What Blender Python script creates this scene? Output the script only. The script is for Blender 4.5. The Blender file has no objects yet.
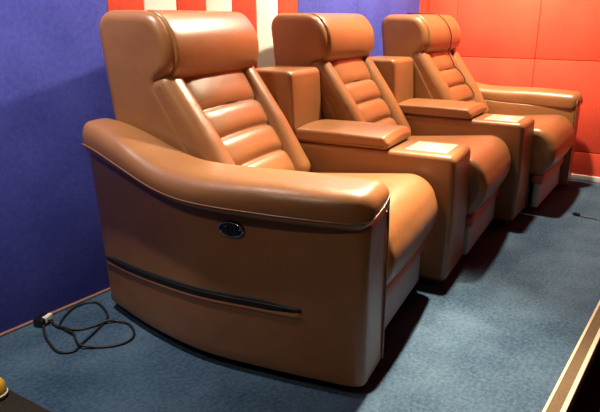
import bpy, bmesh, math, random
from math import sin, cos, pi, radians, sqrt
from mathutils import Vector, Matrix
from mathutils.bvhtree import BVHTree

S = bpy.context.scene
COL = S.collection
random.seed(4)

# ------------------------------------------------------------------ materials
def nodes_of(name):
    m = bpy.data.materials.new(name); m.use_nodes = True
    nt = m.node_tree
    return m, nt, nt.nodes['Principled BSDF']

def link(nt, a, b): nt.links.new(a, b)

def coords(nt, scale=1.0):
    tc = nt.nodes.new('ShaderNodeTexCoord')
    mp = nt.nodes.new('ShaderNodeMapping')
    mp.inputs['Scale'].default_value = (scale,)*3 if not isinstance(scale, tuple) else scale
    link(nt, tc.outputs['Object'], mp.inputs['Vector'])
    return mp.outputs['Vector']

def noise(nt, vec, scale, detail=4, rough=.5):
    n = nt.nodes.new('ShaderNodeTexNoise')
    n.inputs['Scale'].default_value = scale; n.inputs['Detail'].default_value = detail
    n.inputs['Roughness'].default_value = rough
    link(nt, vec, n.inputs['Vector'])
    return n

def ramp(nt, fac, stops):
    r = nt.nodes.new('ShaderNodeValToRGB')
    el = r.color_ramp.elements
    el[0].position, el[0].color = stops[0][0], (*stops[0][1], 1)
    el[1].position, el[1].color = stops[-1][0], (*stops[-1][1], 1)
    for p, c in stops[1:-1]:
        e = el.new(p); e.color = (*c, 1)
    link(nt, fac, r.inputs['Fac'])
    return r

def bump(nt, bsdf, height, strength, dist, prev=None):
    b = nt.nodes.new('ShaderNodeBump')
    b.inputs['Strength'].default_value = strength; b.inputs['Distance'].default_value = dist
    link(nt, height, b.inputs['Height'])
    if prev: link(nt, prev.outputs['Normal'], b.inputs['Normal'])
    link(nt, b.outputs['Normal'], bsdf.inputs['Normal'])
    return b

def leather(name, c0, c1, rough=.36, coat=.22):
    m, nt, b = nodes_of(name)
    v = coords(nt)
    n1 = noise(nt, v, 6, 3)
    r = ramp(nt, n1.outputs['Fac'], [(.3, c0), (.7, c1)])
    link(nt, r.outputs['Color'], b.inputs['Base Color'])
    vo = nt.nodes.new('ShaderNodeTexVoronoi'); vo.inputs['Scale'].default_value = 260
    link(nt, v, vo.inputs['Vector'])
    b1 = bump(nt, b, vo.outputs['Distance'], .18, .0012)
    n2 = noise(nt, v, 14, 3)
    bump(nt, b, n2.outputs['Fac'], .35, .006, b1)
    b.inputs['Roughness'].default_value = rough
    b.inputs['Coat Weight'].default_value = coat
    b.inputs['Coat Roughness'].default_value = .34
    return m

def plain(name, c, rough=.5, metal=0, emis=None):
    m, nt, b = nodes_of(name)
    v = coords(nt)
    n = noise(nt, v, 40, 3)
    d = tuple(x*.88 for x in c)
    r = ramp(nt, n.outputs['Fac'], [(.3, d), (.7, c)])
    link(nt, r.outputs['Color'], b.inputs['Base Color'])
    b.inputs['Roughness'].default_value = rough
    b.inputs['Metallic'].default_value = metal
    if emis:
        b.inputs['Emission Color'].default_value = (*emis[0], 1); b.inputs['Emission Strength'].default_value = emis[1]
    return m

def fabric(name, c0, c1, scale=60, bscale=380, bd=.002, rough=.92):
    m, nt, b = nodes_of(name)
    v = coords(nt)
    n1 = noise(nt, v, scale, 5, .6)
    n0 = noise(nt, v, 3.5, 3, .5)
    mx = nt.nodes.new('ShaderNodeMath'); mx.operation = 'ADD'
    hf = nt.nodes.new('ShaderNodeMath'); hf.operation = 'MULTIPLY'; hf.inputs[1].default_value = .5
    link(nt, n1.outputs['Fac'], mx.inputs[0]); link(nt, n0.outputs['Fac'], mx.inputs[1])
    link(nt, mx.outputs[0], hf.inputs[0])
    r = ramp(nt, hf.outputs[0], [(.38, c0), (.62, c1)])
    link(nt, r.outputs['Color'], b.inputs['Base Color'])
    n2 = noise(nt, v, bscale, 3, .6)
    bump(nt, b, n2.outputs['Fac'], .5, bd)
    b.inputs['Roughness'].default_value = rough
    b.inputs['Specular IOR Level'].default_value = .2
    return m

LEATHER = leather('tan_leather', (.250, .100, .034), (.296, .121, .042))
PIPE = leather('tan_leather_piping', (.23, .085, .03), (.26, .10, .036), .36)
DARKLEATHER = plain('dark_slit_fabric', (.012, .008, .006), .7)
TRIMLEATHER = leather('red_brown_leather', (.36, .075, .03), (.42, .09, .035), .5, 0)
GREYPANEL = plain('grey_footrest_fabric', (.36, .35, .35), .55)
BLACK = plain('black_plastic', (.008, .008, .009), .22)
RUBBER = plain('black_rubber', (.006, .006, .007), .55)
CHROME = plain('chrome', (.75, .75, .74), .15, 1)
SILVER = plain('silver_plate', (.80, .70, .54), .3, .5)
DARKSTEEL = plain('steel_recess', (.62, .58, .48), .35, .3)
YELLOW = plain('yellow_plastic', (.80, .42, .03), .4)
WHITEPL = plain('white_plastic', (.75, .72, .62), .35)
CARPET = fabric('blue_grey_carpet', (.022, .047, .086), (.070, .120, .182), 75, 260, .010, .97)
BLACKCARPET = fabric('black_carpet', (.006, .006, .007), (.014, .014, .015), 90, 420, .004)
MATDARK = fabric('dark_mat_weave', (.018, .014, .010), (.035, .028, .02), 120, 500, .003)
BLUE = fabric('blue_wall_fabric', (.055, .064, .36), (.085, .096, .48))
RED = fabric('red_wall_fabric', (.60, .056, .030), (.69, .075, .038))
WHITE = fabric('white_wall_fabric', (.78, .74, .68), (.84, .81, .76))
SKIRT = plain('pinkish_skirting', (.26, .12, .10), .6)
CREAM = plain('cream_skirting', (.66, .60, .55), .5)
NOSEBROWN = fabric('brown_nosing', (.10, .065, .036), (.15, .10, .056), 120, 500, .002)
NOSEWHITE = plain('cream_nosing_line', (.60, .50, .36), .5)
CEIL = plain('dark_ceiling_paint', (.10, .10, .11), .9)
TAUPE = fabric('warm_taupe_wall_fabric', (.26, .18, .12), (.32, .23, .16))
DARKWALL = fabric('charcoal_wall_fabric', (.03, .03, .04), (.05, .05, .06))

# ------------------------------------------------------------------ mesh helpers
class MB:
    def __init__(self): self.v = []; self.f = []; self.mi = []; self.cur = 0
    def add(self, vs, fs):
        o = len(self.v); self.v += [tuple(p) for p in vs]
        for f in fs: self.f.append([o+i for i in f]); self.mi.append(self.cur)
        return self
    def map(self, fn): self.v = [tuple(fn(*p)) for p in self.v]; return self
    def build(self, name, mats, parent=None, smooth=True, label=None, sub=0):
        me = bpy.data.meshes.new(name)
        me.from_pydata(self.v, [], self.f)
        if not isinstance(mats, (list, tuple)): mats = [mats]
        for m in mats: me.materials.append(m)
        for p, i in zip(me.polygons, self.mi): p.material_index = i; p.use_smooth = smooth
        bm = bmesh.new(); bm.from_mesh(me)
        bmesh.ops.recalc_face_normals(bm, faces=bm.faces); bm.to_mesh(me); bm.free()
        o = bpy.data.objects.new(name, me); COL.objects.link(o)
        if parent: o.parent = parent
        if label: o['label'] = label
        if sub:
            md = o.modifiers.new('sub', 'SUBSURF'); md.levels = sub; md.render_levels = sub
        return o

def rounded(pts, seg=7, step=.05):
    """closed polygon with per-corner radii [(a,b,r)] -> dense outline"""
    out = []; n = len(pts)
    for i in range(n):
        p0 = Vector(pts[i-1][:2]); p = Vector(pts[i][:2]); p1 = Vector(pts[(i+1) % n][:2]); r = pts[i][2]
        d0 = (p0-p).normalized(); d1 = (p1-p).normalized()
        ang = math.acos(max(-1, min(1, d0.dot(d1))))
        if r <= 0 or ang > 3.1: out.append(p); continue
        t = min(r/math.tan(ang/2), .49*(p0-p).length, .49*(p1-p).length)
        a = p+d0*t; b = p+d1*t
        for k in range(seg+1):
            s = k/seg                      # smooth conic corner
            w = cos((pi-ang)/2)
            u0, u1, u2 = (1-s)**2, 2*s*(1-s)*w, s*s
            out.append((a*u0+p*u1+b*u2)/(u0+u1+u2))
    res = []
    for i in range(len(out)):
        a, b = out[i], out[(i+1) % len(out)]
        L = (b-a).length
        if L < 1e-5: continue
        k = max(1, int(L/step))
        for j in range(k): res.append(a.lerp(b, j/k))
    return res

def slab(prof, c0, c1, r, axis='x', n=5, mid=6, mb=None):
    """closed outline (list of 2D) extruded along an axis with rounded rims.
    axis x: outline is (y,z); axis z: outline is (x,y); axis y: outline is (x,z)"""
    P = [Vector(p) for p in prof]; N = len(P)
    area = sum(P[i].x*P[(i+1) % N].y-P[(i+1) % N].x*P[i].y for i in range(N))
    if area < 0: P.reverse()
    nor = []
    for i in range(N):
        e0 = (P[i]-P[i-1]).normalized(); e1 = (P[(i+1) % N]-P[i]).normalized()
        t = (e0+e1).normalized(); nor.append(Vector((t.y, -t.x)))
    sts = []
    sts.append((r*1.03, c0))
    for k in range(n+1):
        a = k/n*pi/2; sts.append((r*(1-sin(a)), c0+r*(1-cos(a))))
    for k in range(1, mid): sts.append((0, c0+r+(c1-c0-2*r)*k/mid))
    for k in range(n, -1, -1):
        a = k/n*pi/2; sts.append((r*(1-sin(a)), c1-r*(1-cos(a))))
    sts.append((r*1.03, c1))
    vs = []
    for ins, c in sts:
        for p, q in zip(P, nor):
            w = p-q*ins
            vs.append((c, w.x, w.y) if axis == 'x' else (w.x, w.y, c) if axis == 'z' else (w.x, c, w.y))
    fs = []
    for s in range(len(sts)-1):
        for i in range(N):
            j = (i+1) % N
            fs.append([s*N+i, s*N+j, (s+1)*N+j, (s+1)*N+i])
    fs.append(list(range(N))[::-1]); fs.append([(len(sts)-1)*N+i for i in range(N)])
    mb = mb or MB()
    return mb.add(vs, fs)

def rbox(x0, x1, y0, y1, z0, z1, r, step=.08, mb=None, n=4):
    rr = min(r, .49*min(x1-x0, y1-y0, z1-z0))
    pr = rounded([(x0, y0, rr), (x1, y0, rr), (x1, y1, rr), (x0, y1, rr)], n+1, step)
    return slab(pr, z0, z1, rr, 'z', n, max(1, int((z1-z0)/step)), mb)

def box(x0, x1, y0, y1, z0, z1, mb=None):
    mb = mb or MB()
    v = [(x, y, z) for x in (x0, x1) for y in (y0, y1) for z in (z0, z1)]
    return mb.add(v, [[0, 1, 3, 2], [4, 6, 7, 5], [0, 4, 5, 1], [2, 3, 7, 6], [0, 2, 6, 4], [1, 5, 7, 3]])

def catmull(pts, k=8, closed=False):
    P = [Vector(p) for p in pts]; out = []; n = len(P)
    rng = range(n) if closed else range(n-1)
    for i in rng:
        p1, p2 = P[i], P[(i+1) % n]
        p0 = P[i-1] if (closed or i > 0) else p1*2-p2
        p3 = P[(i+2) % n] if (closed or i+2 < n) else p2*2-p1
        for j in range(k):
            t = j/k
            out.append(.5*((2*p1)+(p2-p0)*t+(2*p0-5*p1+4*p2-p3)*t*t+(3*p1-p0-3*p2+p3)*t**3))
    if not closed: out.append(P[-1])
    return out

def tube(pts, r, seg=8, mb=None, flat=None):
    """round tube along 3D points; flat=(a,b) gives elliptical section with b along world z"""
    P = [Vector(p) for p in pts]; n = len(P); vs = []; fs = []
    up = Vector((0, 0, 1)); prev = None
    for i in range(n):
        t = (P[min(i+1, n-1)]-P[max(i-1, 0)]).normalized()
        if prev is None or flat:
            s = t.cross(up)
            if s.length < .05: s = t.cross(Vector((0, 1, 0)))
        else: s = prev-t*prev.dot(t)
        s.normalize(); prev = s; u = s.cross(t)
        ra, rb = flat if flat else (r, r)
        if callable(ra): ra = ra(i/(n-1))
        if callable(rb): rb = rb(i/(n-1))
        for k in range(seg):
            a = 2*pi*k/seg
            vs.append(P[i]+s*(ra*cos(a))+u*(rb*sin(a)))
    for i in range(n-1):
        for k in range(seg):
            l = (k+1) % seg
            fs.append([i*seg+k, i*seg+l, (i+1)*seg+l, (i+1)*seg+k])
    fs.append(list(range(seg))[::-1]); fs.append([(n-1)*seg+k for k in range(seg)])
    mb = mb or MB()
    return mb.add(vs, fs)

def interp(tab, x):
    """smooth interpolation through a sorted table"""
    if x <= tab[0][0]: return tab[0][1]
    if x >= tab[-1][0]: return tab[-1][1]
    for i in range(len(tab)-1):
        if tab[i][0] <= x <= tab[i+1][0]:
            x1, y1 = tab[i]; x2, y2 = tab[i+1]
            m1 = (y2-tab[i-1][1])/(x2-tab[i-1][0]) if i > 0 else (y2-y1)/(x2-x1)
            m2 = (tab[i+2][1]-y1)/(tab[i+2][0]-x1) if i+2 < len(tab) else (y2-y1)/(x2-x1)
            h = x2-x1; t = (x-x1)/h
            return (2*t**3-3*t*t+1)*y1+(t**3-2*t*t+t)*h*m1+(-2*t**3+3*t*t)*y2+(t**3-t*t)*h*m2

def empty(name, loc, rz=0):
    o = bpy.data.objects.new(name, None); COL.objects.link(o)
    o.location = loc; o.rotation_euler = (0, 0, rz); o.empty_display_size = .1
    return o

def tag(o, label, cat, group=None):
    o['label'] = label; o['category'] = cat
    if group: o['group'] = group
    return o

def struct(o): o['kind'] = 'structure'; return o

def copy_tree(o, parent=None):
    c = o.copy(); COL.objects.link(c)
    if parent: c.parent = parent
    for ch in list(o.children): copy_tree(ch, c)
    return c

# ------------------------------------------------------------------ setting
WY, WX = 2.02, 4.567              # inner faces of the striped wall and of the red wall
CEILZ = 2.6
EDGE = .262                       # edge of the raised floor

def panel(mb, x0, x1, z0, z1, mat, y=WY, t=.03, g=.0008, r=.004):
    mb.cur = mat
    rbox(x0+g, x1-g, y, y+t, z0+g, z1-g, r, .4, mb, 3)

mb = MB()
mb.cur = 3; box(-1.6, WX+.1, WY+.024, WY+.14, -.3, CEILZ, mb)
SEAMZ = [0.0, 1.46, CEILZ]
def column(x0, x1, mat, zs):
    for a, b in zip(zs[:-1], zs[1:]): panel(mb, x0, x1, a, b, mat)
ZS = [0.0, .832, 1.46, 2.09, CEILZ]
column(-1.55, .34, 0, [0, CEILZ]); column(.34, 1.566, 0, [0, CEILZ])
xs = [1.566+.1807*i for i in range(8)]
for i in range(7): column(xs[i], xs[i+1], 1 if i % 2 == 0 else 2, [0, CEILZ])
column(xs[7], 3.48, 0, [0, CEILZ]); column(3.48, 4.416, 0, [0, CEILZ]); column(4.416, WX+.02, 1, [0, CEILZ])
struct(mb.build('wall_back', [BLUE, RED, WHITE, DARKWALL]))

mb = MB(); mb.cur = 1; box(WX+.024, WX+.14, -3.2, WY+.03, -.3, CEILZ, mb)
mb.cur = 0
zs = [-.02, .204, .832, 1.46, 2.09, CEILZ]
ys = [WY, 1.785, 1.178, .57, -.04, -.65, -1.26, -1.87, -2.48, -3.1]
for a, b in zip(zs[:-1], zs[1:]):
    for c, d in zip(ys[:-1], ys[1:]):
        q = MB(); rbox(d+.0008, c-.0008, 0, .03, a+.0008, b-.0008, .005, .4, q, 3)
        q.map(lambda x, y, z: (WX+y, x, z)); mb.add(q.v, q.f)
struct(mb.build('wall_right', [RED, DARKWALL]))
struct(box(-1.7, -1.58, -3.2, WY+.1, -.3, CEILZ).build('wall_left', TAUPE, smooth=False))
struct(box(-1.7, WX+.1, -3.3, -3.2, -.3, CEILZ).build('wall_front', TAUPE, smooth=False))
struct(box(-1.7, WX+.14, -3.3, WY+.14, CEILZ, CEILZ+.08).build('ceiling', CEIL, smooth=False))
struct(box(-1.58, WX+.03, EDGE, WY+.03, -.18, 0).build('floor', CARPET, smooth=False))
struct(box(-1.58, WX+.03, -3.2, EDGE, -.3, -.18).build('floor_lower', BLACKCARPET, smooth=False))
struct(rbox(-1.58, WX+.0, WY-.012, WY+.004, .0, .009, .003, .5).build('baseboard_back', SKIRT))
struct(rbox(WX-.014, WX+.004, EDGE, WY-.02, .0, .042, .005, .5).build('baseboard_right', CREAM))
mb = MB(); box(-1.58, WX, EDGE-.020, EDGE+.022, -.002, .004, mb)
box(-1.58, WX, EDGE-.030, EDGE-.020, -.05, .004, mb)
struct(mb.build('trim_1', NOSEBROWN, smooth=False))
struct(rbox(-1.58, WX, EDGE+.017, EDGE+.027, 0, .0075, .003, .6).build('trim_2', NOSEWHITE))
struct(rbox(-1.58, WX, EDGE-.031, EDGE-.016, -.006, .0075, .003, .6).build('trim_3', NOSEWHITE))

# ------------------------------------------------------------------ recliner
HW = .328      # half width of the seat module
HB = .322      # half width of the back

def make_seat_unit(root):
    # frame under the seat
    rbox(-HW+.01, HW-.01, .09, .97, .045, .23, .012).build('base', BLACK, root, label='black base frame')
    for sx in (-.27, .27):
        for sy in (.14, .9):
            rbox(sx-.03, sx+.03, sy-.03, sy+.03, 0, .05, .008).build('foot', RUBBER, root, label='black foot')
    rbox(-HW+.012, HW-.012, .035, .075, .045, .188, .008).build('footrest_panel', GREYPANEL, root, label='grey footrest panel below seat')
    rbox(-HW+.008, HW-.008, .02, .09, .184, .242, .016).build('footrest_trim', TRIMLEATHER, root, label='red brown strip above grey panel')
    # seat cushion with a big rolled front
    pr = rounded([(.64, .235, .04), (.03, .235, .05), (-.04, .35, .13), (.02, .515, .15), (.30, .487, .3), (.64, .455, .05)], 9, .035)
    mb = slab(pr, -HW+.002, HW-.002, .035, 'x', 6, 14)
    def puff(x, y, z):
        if z > .3: z += .018*(1-(x/HW)**2)*min(1, (z-.3)/.12)
        return x, y-.012*(1-(x/HW)**2)*(1 if y < .15 else 0), z
    mb.map(puff); mb.build('seat_cushion', LEATHER, root)
    # outer back shell
    lo = rounded([(1.02, .10, .045), (1.04, .60, .2), (1.105, 1.133, .075), (.95, 1.133, 0), (.86, .93, 0), (.840, .885, .01), (.585, .47, .08), (.60, .10, .045)], 7, .05)
    i0 = min(range(len(lo)), key=lambda i: (lo[i]-Vector((.95, 1.133))).length)
    i1 = min(range(len(lo)), key=lambda i: (lo[i]-Vector((.86, .93))).length)
    fr = catmull([(.95, 1.133), (.895, 1.130), (.838, 1.112), (.795, 1.057), (.781, .995), (.790, .940), (.822, .905), (.842, .893)], 5)
    pr = lo[:i0]+fr+[p for p in lo[i1+1:] if p.y < .885]
    slab(pr, -HB, HB, .036, 'x', 7, 8).build('backrest', LEATHER, root)
    # head cushion
    pr = catmull([(.885, 1.134), (.835, 1.118), (.788, 1.06), (.772, .995), (.782, .935), (.822, .898), (.868, .905), (.902, .95), (.918, 1.02), (.926, 1.08), (.920, 1.118)], 6, True)
    mb = slab(pr, -HB+.034, HB-.034, .012, 'x', 5, 14)
    def hp(x, y, z):
        k = 1-(x/HW)**2
        if y < .89: y -= .014*max(0, k)
        return x, y, z
    mb.map(hp).build('headrest', LEATHER, root)
    # bolsters on both sides of the back cushion
    for s in (-1, 1):
        pr = rounded([(.808, .928, .045), (.650, .71, .5), (.500, .47, .05), (.66, .41, .05), (.78, .60, .4), (.97, .90, .05)], 8, .03)
        mb = slab(pr, -.056, .056, .048, 'x', 8, 3)
        def bf(x, y, z, s=s):
            w = 1+.15*(.9-z)/.45
            return s*(HB-.003-.056*w)+x*w, y, z
        mb.map(bf).build('bolster', LEATHER, root)
    # tufted back cushion, one mesh: pillow rows stitched across
    a = Vector((.872, .925)); b = Vector((.560, .43))
    d = b-a; L = d.length; d.normalize(); nrm = Vector((-.866, .5)).normalized()
    nrm = Vector((d.y, -d.x)).normalized()
    if nrm.x > 0: nrm = -nrm
    U, V = 28, 90; W = .245; vs = []; fs = []
    rows = [0, .32, .525, .73, .935, 1.14]
    for j in range(V+1):
        v = j/V
        k = max(i for i in range(len(rows)-1) if rows[i] <= v+1e-9)
        for i in range(U+1):
            u = -1+2*i/U
            sag = .02*(1-u*u)                          # the seams dip in the middle
            vv = v
            kk = max([q for q in range(len(rows)-1) if rows[q] <= vv+1e-9])
            s_ = (vv-rows[kk])/(rows[kk+1]-rows[kk])
            bul = max(0, 1-abs(2*s_-1)**3.2)**.6
            side = max(0, 1-abs(u)**5)**.5
            h = .024+.030*bul*side*(.75+.25*(1-u*u)) - .02*(1-side)
            p = a+d*(L*vv)+nrm*h
            vs.append((u*W, p.x, p.y+sag*.4*(1 if 0 < kk else 0)))
    n0 = len(vs)
    for j in range(V+1):
        for i in range(U+1):
            if i in (0, U) or j in (0, V): pass
    for j in range(V):
        for i in range(U):
            q = j*(U+1)+i; fs.append([q, q+1, q+U+2, q+U+1])
    # back skin so the cushion is a solid
    for j in (0, V):
        for i in (0, U):
            p = a+d*(L*j/V)-nrm*.02; vs.append((-W if i == 0 else W, p.x, p.y))
    c00, c0U, cV0, cVU = n0, n0+1, n0+2, n0+3
    fs.append([c00, cV0, cVU, c0U])
    fs.append([c00, c0U]+[i for i in range(U, -1, -1)])
    fs.append([cVU, cV0]+[V*(U+1)+i for i in range(U+1)])
    fs.append([cV0, c00]+[j*(U+1) for j in range(V+1)])
    fs.append([c0U, cVU]+[j*(U+1)+U for j in range(V, -1, -1)])
    MB().add(vs, fs).build('back_cushion', LEATHER, root, label='back cushion with stitched horizontal rows')

OUT = [(-.03, -.522), (0, -.525), (.12, -.534), (.30, -.545), (.55, -.544), (.816, -.482), (1.09, -.380)]
ZB = [(0, .538), (.31, .545), (.55, .556), (.68, .576), (.82, .612), (1.0, .655), (1.1, .668)]
ZT = [(0, .644), (.27, .650), (.48, .646), (.64, .652), (.74, .676), (.86, .722), (.97, .752), (1.1, .765)]
def over(y): return interp([(0, .012), (.1, .03), (.35, .045), (.75, .050), (1.1, .062)], y)

def make_arm(root, side):
    """side -1: arm at local -x (built there), +1: its mirror image"""
    mir = (lambda x, y, z: (x, y, z)) if side < 0 else (lambda x, y, z: (-x, y, z))
    def outx(y): return interp(OUT, y)
    IN = -HW-.004
    outer = [(outx(y), y) for y in [.045+i*.05 for i in range(21)]]
    pts = [(IN, -.010, .014), (outx(.0)+.010, -.012, .055)]+[(x, y, 0) for x, y in outer]+[(-.375, 1.10, .03), (IN, 1.10, .01)]
    pr = rounded(pts, 6, .03)
    mb = slab(pr, .035, .60, .012, 'z', 4, 16)
    def shape(x, y, z):
        t = (z-.035)/.565
        zz = .035+(interp(ZB, y)+.015-.035)*t
        if x < IN-.03:
            x -= .04*t*t*max(0, min(1, (y-.45)/.6))+.008*sin(pi*t)
            if y < .12: x += .0
        return x, y, zz
    mb.map(shape)
    if side > 0: mb.map(mir)
    arm = mb.build('armrest', LEATHER, root)
    # padded top: stations along y with rounded-rectangle sections
    y0, y1 = -.022, 1.09
    ys = []; r0 = .048
    for k in range(7): a = k/6*pi/2; ys.append((y0+r0*(1-cos(a)), r0*(1-sin(a))))
    for k in range(1, 40): ys.append((y0+r0+(y1-y0-r0-.06)*k/40, 0))
    for k in range(7): a = (1-k/6)*pi/2; ys.append((y1-.06*(1-cos(a)), .06*(1-sin(a))*.75))
    SEG = 40; vs = []; fs = []
    def section(y, ins, a):
        xo = outx(max(y, 0))-over(y)+ins; xi = IN+.014*max(0, 1-max(0, y)/.3)-(ins if y < .5 else 0)
        # lean out at the back with the panel below
        xo -= .022*max(0, min(1, (y-.45)/.6))
        zb = interp(ZB, y)+ins; zt = interp(ZT, y)-ins
        cx, cz, hx, hz = (xo+xi)/2, (zb+zt)/2, (xi-xo)/2, (zt-zb)/2
        e = .62
        ca, sa = cos(a), sin(a)
        if sa < 0: e = .32
        px = cx+hx*math.copysign(abs(ca)**(e*.75), ca)
        pz = cz+hz*math.copysign(abs(sa)**(e*1.15), sa)
        if sa > 0: pz += .006*(1-abs(ca)**2)
        # outer top edge rolls over lower than the inner one
        if ca < 0 and sa > 0: pz -= .010*abs(ca)**2
        return px, y, pz
    for y, ins in ys:
        for k in range(SEG): vs.append(section(y, ins, 2*pi*k/SEG))
    n = len(ys)
    for i in range(n-1):
        for k in range(SEG):
            l = (k+1) % SEG; fs.append([i*SEG+k, i*SEG+l, (i+1)*SEG+l, (i+1)*SEG+k])
    fs.append(list(range(SEG))); fs.append([(n-1)*SEG+k for k in range(SEG)])
    mb = MB().add(vs, fs)
    if side > 0: mb.map(mir)
    pad = mb.build('arm_pad', LEATHER, root, label='padded armrest top, higher at its back end')
    # piping along the pad
    pts = []
    aa = pi+.16
    for i in range(40):
        y = 1.06-(1.06-.03)*i/39
        p = section(y, 0, aa); pts.append((p[0]-.0005, y, p[2]))
    front = section(.0, .012, aa)
    pts += [(front[0]+.006, -.014, front[2]+.001), (front[0]+.05, -.0225, front[2]+.008), (IN-.07, -.023, front[2]+.022), (IN-.02, -.019, front[2]+.036), (IN-.004, -.010, front[2]+.03)]
    mb = tube(catmull(pts, 3), .0026, 6)
    mb.add(*(lambda t: (t.v, t.f))(tube(catmull([(IN-.004, -.010, .60), (IN-.006, -.013, .45), (IN-.006, -.013, .2), (IN-.006, -.012, .045)], 6), .004, 6)))
    if side > 0: mb.map(mir)
    mb.build('piping', PIPE, pad)
    # long slit pocket in the side with a rolled lip below it
    def surf(y, z):
        t = (z-.035)/(interp(ZB, y)+.015-.035)
        return outx(y)-.04*t*t*max(0, min(1, (y-.45)/.6))-.008*sin(pi*t)
    def zs(y): return interp([(.12, .268), (.35, .268), (.7, .258), (1.08, .232)], y)
    ysl = [.18+(1.075-.18)*i/40 for i in range(41)]
    mb = tube([(surf(y, zs(y)), y, zs(y)) for y in ysl], 0, 10, flat=(.004, lambda t: .002+.0165*min(1, 6*t+.25)*min(1, 8*(1-t)+.3)))
    if side > 0: mb.map(mir)
    mb.build('side_pocket', DARKLEATHER, arm, label='long dark slit pocket')
    mb = tube([(surf(y, zs(y)-.022)+.002, y, zs(y)-.022+(.006 if y < .195 else 0)) for y in ysl], 0, 10, flat=(.0055, .010))
    mb2 = tube([(surf(y, zs(y)+.003)-.003, y, zs(y)+.003) for y in ysl], .0018, 6)
    if side > 0: mb.map(mir); mb2.map(mir)
    mb.build('pocket_lip', LEATHER, arm); mb2.build('pocket_zip', RUBBER, arm, label='dark zip line in the slit')
    # oval recline switch
    if side < 0:
        cy, cz = .412, .496; ox = surf(cy, cz)
        def ov(a, b, x0, x1, r, oy=0, oz=0):
            pr = [(cy+oy+a*cos(t*pi/16), cz+oz+b*sin(t*pi/16)) for t in range(32)]
            return slab(pr, ox-x1, ox-x0, r, 'x', 4, 1)
        sw = ov(.047, .026, -.01, .006, .004).build('recline_switch', BLACK, root, label='black oval recline switch with two buttons')
        rim = tube([(ox-.0055, cy+.043*cos(t*pi/24), cz+.0225*sin(t*pi/24)) for t in range(49)], .0022, 6)
        rim.build('chrome_rim', CHROME, sw, label='thin chrome rim')
        for dy in (-.019, .019):
            ov(.014, .013, .004, .011, .004, dy, 0).build('button', BLACK, sw, label='round black button')
        for dy, dz in ((.034, -.009), (-.034, .005)):
            ov(.0035, .0035, .004, .009, .0015, dy, dz).build('indicator', CHROME, sw, label='small bright dot')

YAW = [radians(10), radians(7), radians(2.5)]
POS = [(1.893, .85, 0), (2.904, .88, 0), (3.870, .788, 0)]
r1 = empty('recliner', POS[0], YAW[0]); make_seat_unit(r1)
r2 = copy_tree(r1); r3 = copy_tree(r1)
for o, p, y in ((r2, POS[1], YAW[1]), (r3, POS[2], YAW[2])): o.location = p; o.rotation_euler.z = y
make_arm(r1, -1); make_arm(r3, 1)
G = 'tan leather cinema recliners in a row'
tag(r1, 'tan leather recliner closest to the cable loops, side armrest with oval switch', 'recliner', G)
tag(r2, 'middle tan leather recliner seated between the two storage consoles', 'recliner', G)
tag(r3, 'tan leather recliner beside the red wall, thin cable hanging over its headrest', 'recliner', G)

# ------------------------------------------------------------------ consoles
def make_console(root):
    hw = .150
    def wedge(x, y, z): return x, y, z
    pr = rounded([(0, .03, .03), (-.008, .30, .3), (0.0, .578, .03), (1.0, .578, .03), (1.0, .03, .03)], 6, .06)
    slab(pr, -hw, hw, .022, 'x', 5, 5).map(wedge).build('body', LEATHER, root)
    rbox(-hw+.02, hw-.02, .04, .95, 0, .035, .005).build('plinth', RUBBER, root, label='black plinth')
    pr = rounded([(.725, .55, .025), (.745, .885, .03), (1.0, .885, .03), (1.0, .55, .025)], 6, .05)
    slab(pr, -hw-.002, hw+.002, .02, 'x', 5, 5).map(wedge).build('rear_box', LEATHER, root, label='upright leather box at the back of the console')
    pr = rounded([(.285, .580, .014), (.275, .605, .016), (.30, .634, .018), (.50, .638, .3), (.722, .636, .014), (.722, .580, .014)], 6, .04)
    mb = slab(pr, -hw-.012, hw+.010, .013, 'x', 5, 8)
    mb.map(lambda x, y, z: (x, y, z+(.008*(1-(x/hw)**2) if z > .61 else 0))).map(wedge)
    lid = mb.build('lid', LEATHER, root, label='padded lid of the storage box')
    sp = [(-hw-.0125, y, .592) for y in [.29+.04*i for i in range(11)]]
    tube(sp, .0025, 6).map(wedge).build('piping', PIPE, lid)
    # inlaid metal tray with a shallow cup well
    pl = rbox(-.098, .098, .045, .225, .574, .5815, .003).build('cup_tray', SILVER, root, label='bright silver inlay with a cup well')
    vs = []; fs = []
    prof = [(.052, .5815), (.050, .584), (.046, .584), (.043, .582), (.040, .5817)]
    for r, z in prof:
        for k in range(32): vs.append((r*cos(k*pi/16)+.01, .125+r*sin(k*pi/16), z))
    for i in range(len(prof)-1):
        for k in range(32):
            l = (k+1) % 32; fs.append([i*32+k, i*32+l, (i+1)*32+l, (i+1)*32+k])
    MB().add(vs, fs).build('cup_ring', SILVER, pl)
    pr = [(.01+.040*cos(k*pi/16), .125+.040*sin(k*pi/16)) for k in range(32)]
    slab(pr, .579, .5822, .0008, 'z', 2, 1).build('cup_well', DARKSTEEL, pl, label='darker round well')

c1 = empty('storage_console', (2.414, .868, 0), radians(7.5)); make_console(c1)
c2 = copy_tree(c1); c2.location = (3.386, .862, 0); c2.rotation_euler.z = radians(3.6)
GC = 'leather storage consoles between recliners'
tag(c1, 'tan leather console with lid and brightest silver tray, left of the middle recliner', 'console', GC)
tag(c2, 'tan leather console with lid and silver tray, right of the middle recliner', 'console', GC)

# ------------------------------------------------------------------ small things
def cable(name, pts, r, mat, k=8):
    return tube(catmull(pts, k), r, 8).build(name, mat)

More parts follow.
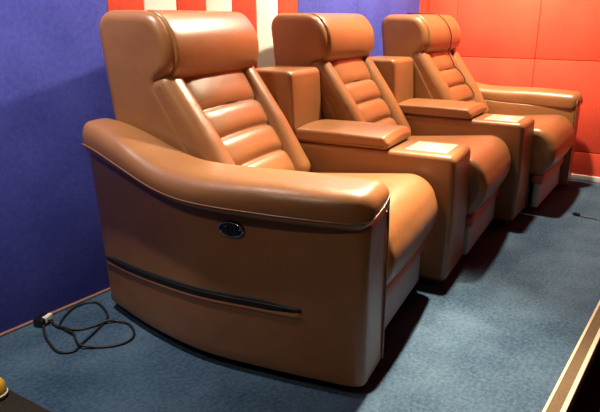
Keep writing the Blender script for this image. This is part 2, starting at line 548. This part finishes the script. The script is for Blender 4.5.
# black power lead lying in loops on the carpet, its adapter at the wall foot
R_ = .0048
lead = empty('power_adapter', (1.10, 1.97, 0), radians(20))
rbox(-.03, .03, -.022, .022, 0, .034, .007).build('adapter_body', BLACK, lead)
rbox(-.012, .030, -.024, -.006, .010, .036, .004).build('plug_face', WHITEPL, lead, label='white plastic plug face')
for dx in (-.004, .010): rbox(dx-.002, dx+.002, -.038, -.022, .019, .027, .001).build('prong', CHROME, lead, label='metal prong')
tag(lead, 'small black adapter with white plug face on carpet at blue wall foot', 'adapter')
P = [(1.085, 1.945, .012), (1.050, 1.88, R_), (1.022, 1.80, R_), (1.012, 1.735, R_), (1.045, 1.70, R_), (1.09, 1.72, R_), (1.15, 1.745, R_), (1.215, 1.775, R_), (1.262, 1.80, R_), (1.292, 1.845, R_*1.4), (1.315, 1.90, R_), (1.325, 1.955, R_), (1.295, 1.985, R_), (1.24, 1.985, R_), (1.185, 1.955, R_),
     (1.135, 1.915, R_), (1.118, 1.875, R_), (1.112, 1.80, R_*2.6), (1.090, 1.75, R_), (1.075, 1.70, R_*2.8), (1.11, 1.655, R_), (1.15, 1.615, R_), (1.20, 1.60, R_), (1.245, 1.625, R_), (1.28, 1.69, R_), (1.275, 1.745, R_), (1.245, 1.775, R_*2.6), (1.195, 1.795, R_), (1.15, 1.815, R_), (1.12, 1.855, R_*2.6), (1.115, 1.915, R_), (1.125, 1.955, .012)]
tag(cable('power_cable', P, R_, RUBBER, 6), 'long black cable in loose loops on the carpet behind the armrest', 'cable')

# short thin cable with a plug on the right part of the carpet
o = empty('cable_plug', (3.675, .60, 0), radians(-20))
rbox(-.011, .011, -.004, .030, 0, .018, .004).build('plug_body', BLACK, o)
rbox(-.006, .006, .029, .044, .004, .014, .002).build('plug_tip', CHROME, o, label='shiny plug tip')
tag(o, 'little black plug with shiny tip lying on carpet near the red wall', 'plug')
tag(cable('thin_cable', [(3.668, .590, .006), (3.662, .56, .003), (3.668, .53, .003), (3.655, .49, .003), (3.64, .44, .003), (3.66, .36, .003), (3.63, .32, .003)], .003, RUBBER, 6),
    'thin dark cable running from small plug to the step edge', 'cable')

# dark mat and yellow knob at the left edge
pr = rounded([(.20, 1.86, .03), (.785, 1.745, .03), (.80, 1.45, .03), (.72, 1.20, .04), (.20, 1.15, .03)], 5, .06)
tag(slab(pr, .0005, .010, .003, 'z', 3, 1).build('floor_mat', MATDARK), 'dark brown mat lying on the carpet under the yellow cap', 'mat')
o = empty('yellow_cap', (.744, 1.655, .010))
vs = []; fs = []
prof = [(.0, .062), (.014, .061), (.024, .055), (.030, .044), (.032, .03), (.033, .012), (.030, .0), (.0, 0)]
for r, z in prof:
    for k in range(24): vs.append((r*cos(k*pi/12), r*sin(k*pi/12), z))
for i in range(len(prof)-1):
    for k in range(24):
        l = (k+1) % 24; fs.append([i*24+k, i*24+l, (i+1)*24+l, (i+1)*24+k])
MB().add(vs, fs).build('cap_body', YELLOW, o)
tube([(.0332*cos(k*pi/12), .0332*sin(k*pi/12), .014) for k in range(25)], .003, 6).build('rim', WHITEPL, o, label='pale rim')
tag(o, 'small rounded yellow cap with a pale rim at the edge of the dark mat', 'cap')

# thin cable hanging over the far recliner's headrest, laid onto its surfaces
bpy.context.view_layer.update()
bv = []; vv = []; ff = []
for ch in r3.children:
    if ch.type == 'MESH' and ch.name.split('.')[0] in ('headrest', 'backrest', 'back_cushion', 'bolster'):
        off = len(vv); vv += [v.co.copy() for v in ch.data.vertices]; ff += [[off+i for i in p.vertices] for p in ch.data.polygons]
bvh = BVHTree.FromPolygons(vv, ff)
def drape(path, r, name):
    dense = []
    for (x0, z0), (x1, z1) in zip(path[:-1], path[1:]):
        if (z0 > 1.2) != (z1 > 1.2): dense.append((x0, z0)); continue
        for j in range(6): dense.append((x0+(x1-x0)*j/6, z0+(z1-z0)*j/6))
    dense.append(path[-1])
    pts = []; py = pz = None
    off = r+.005
    for x, y in ((-.05, 1.03), (-.05, 1.0), (-.05, .97), (-.048, .94)):      # lying on the flat top
        h = bvh.ray_cast(Vector((x, y, 1.6)), Vector((0, 0, -1)))
        pts.append(h[0]+Vector((0, 0, off)))
    c = Vector((.93, 1.03))
    for j in range(19):                # wrapped round the front roll of the headrest
        t = radians(88-j*5.6); x = -.046+.085*(j/18)**1.2
        dr = Vector((0, cos(t), -sin(t)))
        h = bvh.ray_cast(Vector((x, c.x, c.y))-dr*.5, dr)
        pts.append(h[0]-dr*off)
    py, pz = pts[-1].y, pts[-1].z
    for x, z in dense:                 # then hanging free until it meets the back cushion
        if z > pz-.01: continue
        h = min((bvh.ray_cast(Vector((x+dx, -1, z+dz)), Vector((0, 1, 0)))[0].y for dx in (-.007, 0, .007) for dz in (-.007, 0, .007)))
        y = min(h-off, py+.7*abs(z-pz))
        pts.append(Vector((x, y, z))); py, pz = y, z
    return tube([r3.matrix_world @ p for p in pts], r, 6).build(name, RUBBER)
tag(drape([(-.05, 1.2+1.04), (-.05, 1.2+.98), (-.045, 1.2+.93), (-.035, 1.2+.88), (-.02, 1.105), (-.002, 1.08), (.012, 1.05), (.022, 1.015), (.034, .975), (.05, .94), (.062, .905), (.075, .86), (.085, .82), (.10, .78), (.125, .74), (.150, .70), (.165, .65), (.17, .60)], .0032, 'headrest_cable'),
    'thin dark cable draped over the headrest of the recliner by red wall', 'cable')

# ------------------------------------------------------------------ light
def spot(name, loc, target, power, size, blend, col, rad=.04):
    l = bpy.data.lights.new(name, 'SPOT'); l.energy = power; l.spot_size = radians(size); l.spot_blend = blend
    l.color = col; l.shadow_soft_size = rad
    o = bpy.data.objects.new(name, l); COL.objects.link(o); o.location = loc
    o.rotation_euler = (Vector(target)-Vector(loc)).to_track_quat('-Z', 'Y').to_euler()
    return o
WARM = (1.0, .84, .60); NEUT = (1.0, .93, .82)
spot('downlight_or_fill', (2.50, .95, 2.55), (1.80, .86, .5), 900, 41, 1, WARM)
spot('downlight_or_fill', (3.50, 1.14, 2.55), (3.6, 1.14, 0), 420, 160, .5, WARM, .07)
spot('downlight_or_fill', (4.12, 1.32, 2.55), (4.62, 1.37, 1.25), 380, 56, 1, WARM)
spot('downlight_or_fill', (-.45, 1.05, 2.55), (.9, 1.2, .3), 42, 100, 1, WARM, .08)  # fill spot added in place of bounced light on the near side panel
spot('downlight_or_fill', (.86, 1.58, 2.55), (1.0, 2.0, 1.1), 215, 80, 1, NEUT)
spot('downlight_or_fill', (2.6, 1.60, 2.55), (2.6, 2.0, 1.0), 80, 110, 1, WARM)

w = bpy.data.worlds.new('world'); S.world = w; w.use_nodes = True
w.node_tree.nodes['Background'].inputs['Color'].default_value = (.6, .65, .75, 1)
w.node_tree.nodes['Background'].inputs['Strength'].default_value = .05

# ------------------------------------------------------------------ camera
cd = bpy.data.cameras.new('camera'); cd.sensor_width = 36; cd.lens = 36; cd.sensor_fit = 'HORIZONTAL'
cam = bpy.data.objects.new('camera', cd); COL.objects.link(cam)
cam.location = (0, 0, 1.10)
p = math.atan(186/600)
fx, fy = .779, .552
fwd = Vector((fx, fy, 0)).normalized()*cos(p)+Vector((0, 0, -sin(p)))
cam.rotation_euler = fwd.to_track_quat('-Z', 'Y').to_euler()
cd.clip_start = .02
S.camera = cam
S.view_settings.view_transform = 'Standard'
S.view_settings.look = 'None'
S.view_settings.gamma = 1
S.view_settings.use_curve_mapping = False
S.view_settings.exposure = .25
